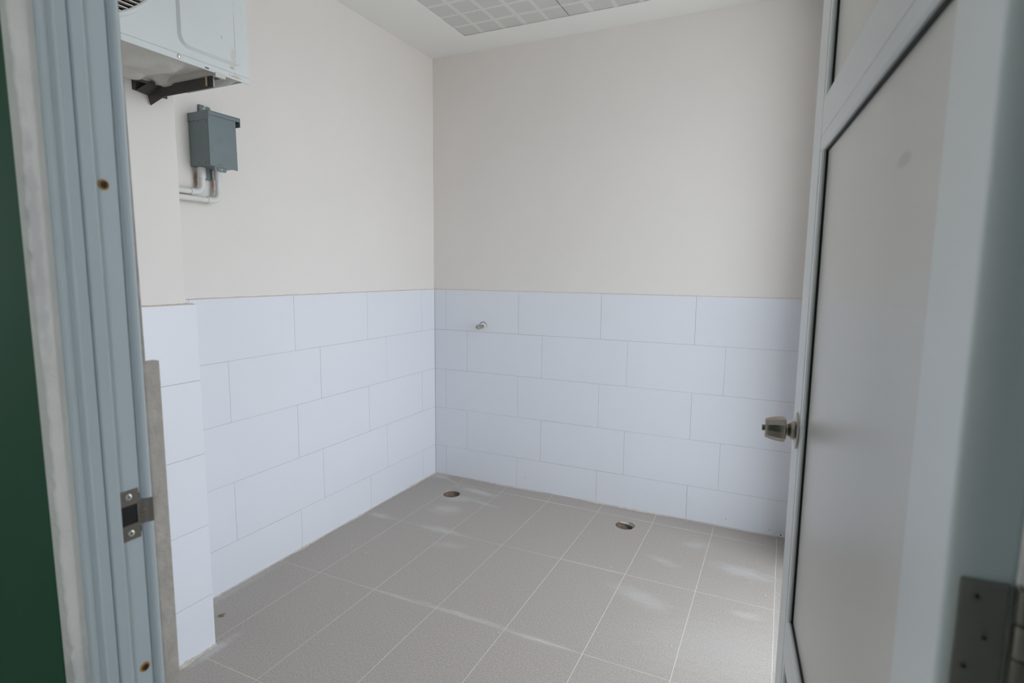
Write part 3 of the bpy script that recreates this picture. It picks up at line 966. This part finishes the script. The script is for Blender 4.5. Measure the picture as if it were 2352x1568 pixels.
# ---- wall bracket
br = empty('wall_bracket', (0.245, -1.90, 1.79))
tag(br, 'black painted steel angle bracket under the air conditioner', 'bracket')
bm = bmesh.new()
add_prism(bm, [(-1.902, 1.8085), (-1.898, 1.8085), (-1.898, 1.8350), (-1.880, 1.8350), (-1.880, 1.8388), (-1.902, 1.8388)], (0.290, 0.5235), 'x')
bm_obj('arm', bm, IRON, br)
box('cut_edge', (0.5234, -1.9021, 1.8085), (0.5240, -1.8978, 1.8388), mat('bare_cut_steel', (0.33, 0.33, 0.34), 0.5, metal=0.4), br)
# stub of angle iron turned on edge where the arm meets the wall
bm = bmesh.new()
c0 = [(0.250, -1.946, 1.8205), (0.250, -1.912, 1.8155), (0.250, -1.904, 1.7885)]
c1 = [(0.290, -1.930, 1.8420), (0.306, -1.900, 1.8400), (0.310, -1.899, 1.8090)]
tk = Vector((0.0, 0.0028, 0.0028))
A = [bm.verts.new(p) for p in c0]
B = [bm.verts.new(p) for p in c1]
A2 = [bm.verts.new(Vector(p) + tk) for p in c0]
B2 = [bm.verts.new(Vector(p) + tk) for p in c1]
for i in range(2):
    bm.faces.new((A[i], A[i + 1], B[i + 1], B[i]))
    bm.faces.new((A2[i + 1], A2[i], B2[i], B2[i + 1]))
    bm.faces.new((A[i + 1], A[i], A2[i], A2[i + 1]))
    bm.faces.new((B[i], B[i + 1], B2[i + 1], B2[i]))
for i in (0, 2):
    bm.faces.new((A[i], B[i], B2[i], A2[i]))
bm_obj('brace_stub', bm, IRON, br)
box('wall_plate', (0.2451, -1.952, 1.8215), (0.2500, -1.850, 1.8480), IRON, br, bevel=0.0008)
for k, (yy, zz) in enumerate([(-1.940, 1.8200), (-1.930, 1.8185), (-1.921, 1.8170), (-1.909, 1.8080), (-1.907, 1.8010), (-1.9055, 1.7950)]):
    box('paint_fleck', (0.2488, yy - 0.0022, zz - 0.0009), (0.2495, yy + 0.0022, zz + 0.0011), PVC, br)

# ------------------------------------------------------------------ junction box
jb = empty('junction_box', (0.048, -1.54, 1.675))
tag(jb, 'blue-grey metal electrical junction box on the left wall', 'electrical box')
JX, JY0, JY1, JZ0, JZ1 = 0.097, -1.600, -1.488, 1.677, 1.868
box('body', (-0.0100, JY0, JZ0 + 0.003), (JX - 0.002, JY1, JZ1 - 0.014), BOX_GREY, jb, bevel=0.0012)
prism('cover', [(JY0 - 0.0002, JZ0 + 0.001), (JY1 + 0.0025, JZ0 - 0.002), (JY1 + 0.0010, JZ1 - 0.012), (JY0 - 0.0002, JZ1 - 0.012)], (JX - 0.002, JX + 0.0006), 'x', BOX_GREY, jb, bevel=0.0004)
hd = boxes('rain_hood', [((-0.0100, JY0 - 0.0014, JZ1 - 0.002), (JX + 0.004, JY1 + 0.019, JZ1)), ((JX + 0.0022, JY0 - 0.0014, JZ1 - 0.0145), (JX + 0.004, JY1 + 0.019, JZ1 - 0.001)),
                         ((-0.0100, JY0 - 0.0018, JZ1 - 0.030), (JX + 0.004, JY0 - 0.0003, JZ1 - 0.001)), ((-0.0100, JY1 + 0.0172, JZ1 - 0.032), (JX + 0.004, JY1 + 0.019, JZ1 - 0.001))], BOX_GREY, jb)
prism('mounting_tab', [(-1.560, 1.850), (-1.560, 1.9085), (-1.519, 1.9070), (-1.515, 1.9010), (-1.515, 1.850)], (-0.0095, 0.0015), 'x', BOX_GREY, jb, bevel=0.0004)
prism('mounting_tab', [(-1.552, 1.690), (-1.552, 1.6400), (-1.527, 1.6390), (-1.523, 1.6430), (-1.523, 1.690)], (-0.0095, 0.0015), 'x', BOX_GREY, jb, bevel=0.0004)
lathe('bolt', [(0.0, 0.0050), (0.0035, 0.0048), (0.0050, 0.0030), (0.0050, 0.0)], (0.0015, -1.541, 1.9030), (1, 0, 0), BRIGHT, jb, n=16)
box('bolt_washer', (0.0014, -1.548, 1.8950), (0.0022, -1.538, 1.8985), PVC, jb)
tb = prism('latch_tab', [(-1.582, 1.6790), (-1.582, 1.6640), (-1.577, 1.6600), (-1.538, 1.6600), (-1.532, 1.6650), (-1.532, 1.6790)], (JX - 0.0035, JX - 0.0020), 'x', BOX_GREY, jb, bevel=0.0003)
for yy in (-1.570, -1.552):
    lathe('latch_hole', [(0.0, 0.0), (0.0, 0.0022), (0.0004, 0.0022), (0.0004, 0.0)], (JX - 0.0021, yy, 1.6690), (1, 0, 0), BLACK if yy < -1.56 else PVC, tb, n=12)
for xx, zz in ((0.035, 1.6890), (0.075, 1.6890), (0.045, 1.8350), (0.086, 1.8300)):
    lathe('rivet', [(0.0, 0.0018), (0.0006, 0.0014), (0.0008, 0.0)], (xx, JY0, zz), (0, -1, 0), BLACK, jb, n=10)
# worn patch on the cover edge
patches(BOX_GREY, [(JX, -1.560, 1.684, 0.02, 0.014, 0.003, 0, 0.8), (JX, -1.552, 1.775, 0.02, 0.022, 0.0020, 0, 0.35), (JX, -1.548, 1.768, 0.02, 0.016, 0.0015, 0, 0.35),
                   (0.045, JY0, 1.76, 0.002, 0.02, 0.03, 0, 0.25)], (0.12, 0.11, 0.09), 220)

# ------------------------------------------------------------------ conduits


def conduit(label, y, zb, ztop, x=0.018, r=0.0105):
    """drops from the box, turns towards the pilaster and runs into its side"""
    c = empty('conduit_pipe', (x, y, zb))
    tag(c, label, 'conduit', group='conduits below the junction box')
    R_ = 0.030
    arc = [(x, y - R_ + R_ * math.cos(a), zb + R_ - R_ * math.sin(a)) for a in [math.pi / 2 * k / 10 for k in range(11)]]
    tube('elbow', [(x, y, zb + R_ + 0.012)] + arc + [(x, y - R_ - 0.010, zb)], r * 1.10, PVC, c, n=20)
    tube('drop', [(x, y, ztop), (x, y, zb + R_ + 0.006)], r, PVC, c, n=20)
    tube('run', [(x, y - R_ - 0.004, zb), (x, -1.8255, zb)], r, PVC, c, n=20)
    lathe('coupling', [(0.0, r), (0.0, r * 1.28), (0.038, r * 1.28), (0.038, r)], (x, y, ztop - 0.040), (0, 0, 1), PVC, c, n=20)
    lathe('coupling', [(0.0, r), (0.0, r * 1.22), (0.016, r * 1.22), (0.016, r)], (x, y - R_ - 0.004, zb), (0, -1, 0), PVC, c, n=20)
    return c


conduit('white plastic conduit, the upper and shorter of the pair below the grey box', -1.580, 1.587, 1.6795, x=0.022)
conduit('white plastic conduit, the lower and longer of the pair below the grey box', -1.514, 1.563, 1.6795, x=0.022)

# ------------------------------------------------------------------ capped water pipe on the far wall
wt = empty('water_outlet', (0.3475, 0.0, 0.977))
tag(wt, 'capped metal water outlet sticking out of the far wall tiles', 'pipe')
wx, wz = 0.3475, 0.9780
lathe('escutcheon', [(0.0, 0.0), (0.0, 0.0225), (0.0015, 0.0225), (0.0032, 0.0195), (0.0034, 0.0165), (0.0060, 0.0150), (0.0060, 0.0)], (wx, -0.0002, wz), (0, -1, 0), PVC, wt, n=28)
lathe('hole_edge', [(0.0004, 0.0222), (0.0004, 0.0250)], (wx - 0.001, -0.0001, wz + 0.0025), (0, -1, 0), BLACK, wt, n=28)
lathe('pipe', [(0.003, 0.0), (0.003, 0.0105), (0.052, 0.0105), (0.052, 0.0)], (wx, 0, wz), (0, -1, 0), CHROME, wt, n=20)
cp = lathe('cap', [(0.048, 0.0), (0.048, 0.0125), (0.052, 0.0150), (0.066, 0.0150), (0.0690, 0.0135), (0.0690, 0.0095), (0.0655, 0.0085), (0.0655, 0.0)], (wx, 0, wz), (0, -1, 0), CHROME, wt, n=20)
box('cap_slot', (wx - 0.008, -0.0672, wz - 0.0012), (wx + 0.008, -0.0654, wz + 0.0012), DARK_STEEL, cp)

# ------------------------------------------------------------------ drain pipes in the floor
for k, (cx, cy, r) in enumerate(DRAINS):
    d = empty('drain_pipe', (cx, cy, -0.12))
    tag(d, ('open drain pipe in the floor by the far left corner, filled with rubble',
            'open drain pipe with a pale broken rim in the floor by the far wall')[k], 'drain', group='open floor drains')
    lathe('sleeve', [(-0.118, r - 0.0005), (-0.004, r - 0.0005), (-0.004, r - 0.0035), (-0.118, r - 0.0035)], (cx, cy, 0), (0, 0, 1), DIRT, d, n=40)
    bm = bmesh.new()
    rings = []
    for i in range(7):
        rr = (r - 0.0035) * i / 6
        m_ = 1 if i == 0 else 28
        rings.append([bm.verts.new((cx + rr * math.cos(2 * math.pi * q / m_), cy + rr * math.sin(2 * math.pi * q / m_),
                                    (-0.020 if k == 0 else -0.030) - (0.02 if k else 0.012) * (rr * math.cos(2 * math.pi * q / m_) / r) + random.uniform(-0.004, 0.004))) for q in range(m_)])
    for q in range(28):
        bm.faces.new((rings[0][0], rings[1][q], rings[1][(q + 1) % 28]))
    for a, b in zip(rings[1:], rings[2:]):
        for q in range(28):
            bm.faces.new((a[q], b[q], b[(q + 1) % 28], a[(q + 1) % 28]))
    bm_obj('rubble', bm, DIRT, d)
    if k:
        bm = bmesh.new()
        seg = []
        for q in range(25):
            a = math.radians(-25 + 165 * q / 24)
            zb_ = -0.004 - 0.014 * math.sin(math.pi * q / 24) * random.uniform(0.7, 1.1)
            seg.append([bm.verts.new((cx + rr * math.cos(a), cy + rr * math.sin(a), zz)) for rr, zz in ((r - 0.0042, -0.0010), (r - 0.0036, -0.0010), (r - 0.0036, zb_), (r - 0.0042, zb_))])
        for a, b in zip(seg, seg[1:]):
            for q in range(4):
                bm.faces.new((a[q], a[(q + 1) % 4], b[(q + 1) % 4], b[q]))
        bm_obj('broken_rim', bm, PVC, d)

# pencil circle and drill hole low on the far wall beside the door
tube('pencil_line', [(2.040 + 0.030 * math.cos(a), -0.0006, 0.001 + 0.030 * math.sin(a)) for a in [0.25 + 2.6 * k / 20 for k in range(21)]], 0.0004, mat('graphite', (0.2, 0.2, 0.2), 0.6), wb, n=6)
lathe('drill_hole', [(0.0, 0.0), (0.0, 0.0032), (0.0006, 0.0030), (0.0006, 0.0)], (2.043, -0.0004, 0.014), (0, -1, 0), BLACK, wb, n=12)
for x, z in ((1.783, 0.045), (0.64, 0.075), (1.99, 0.03)):
    lathe('drill_hole', [(0.0, 0.0), (0.0, 0.0022), (0.0006, 0.0020), (0.0006, 0.0)], (x, -0.0004, z), (0, -1, 0), DIRT, wb, n=12)
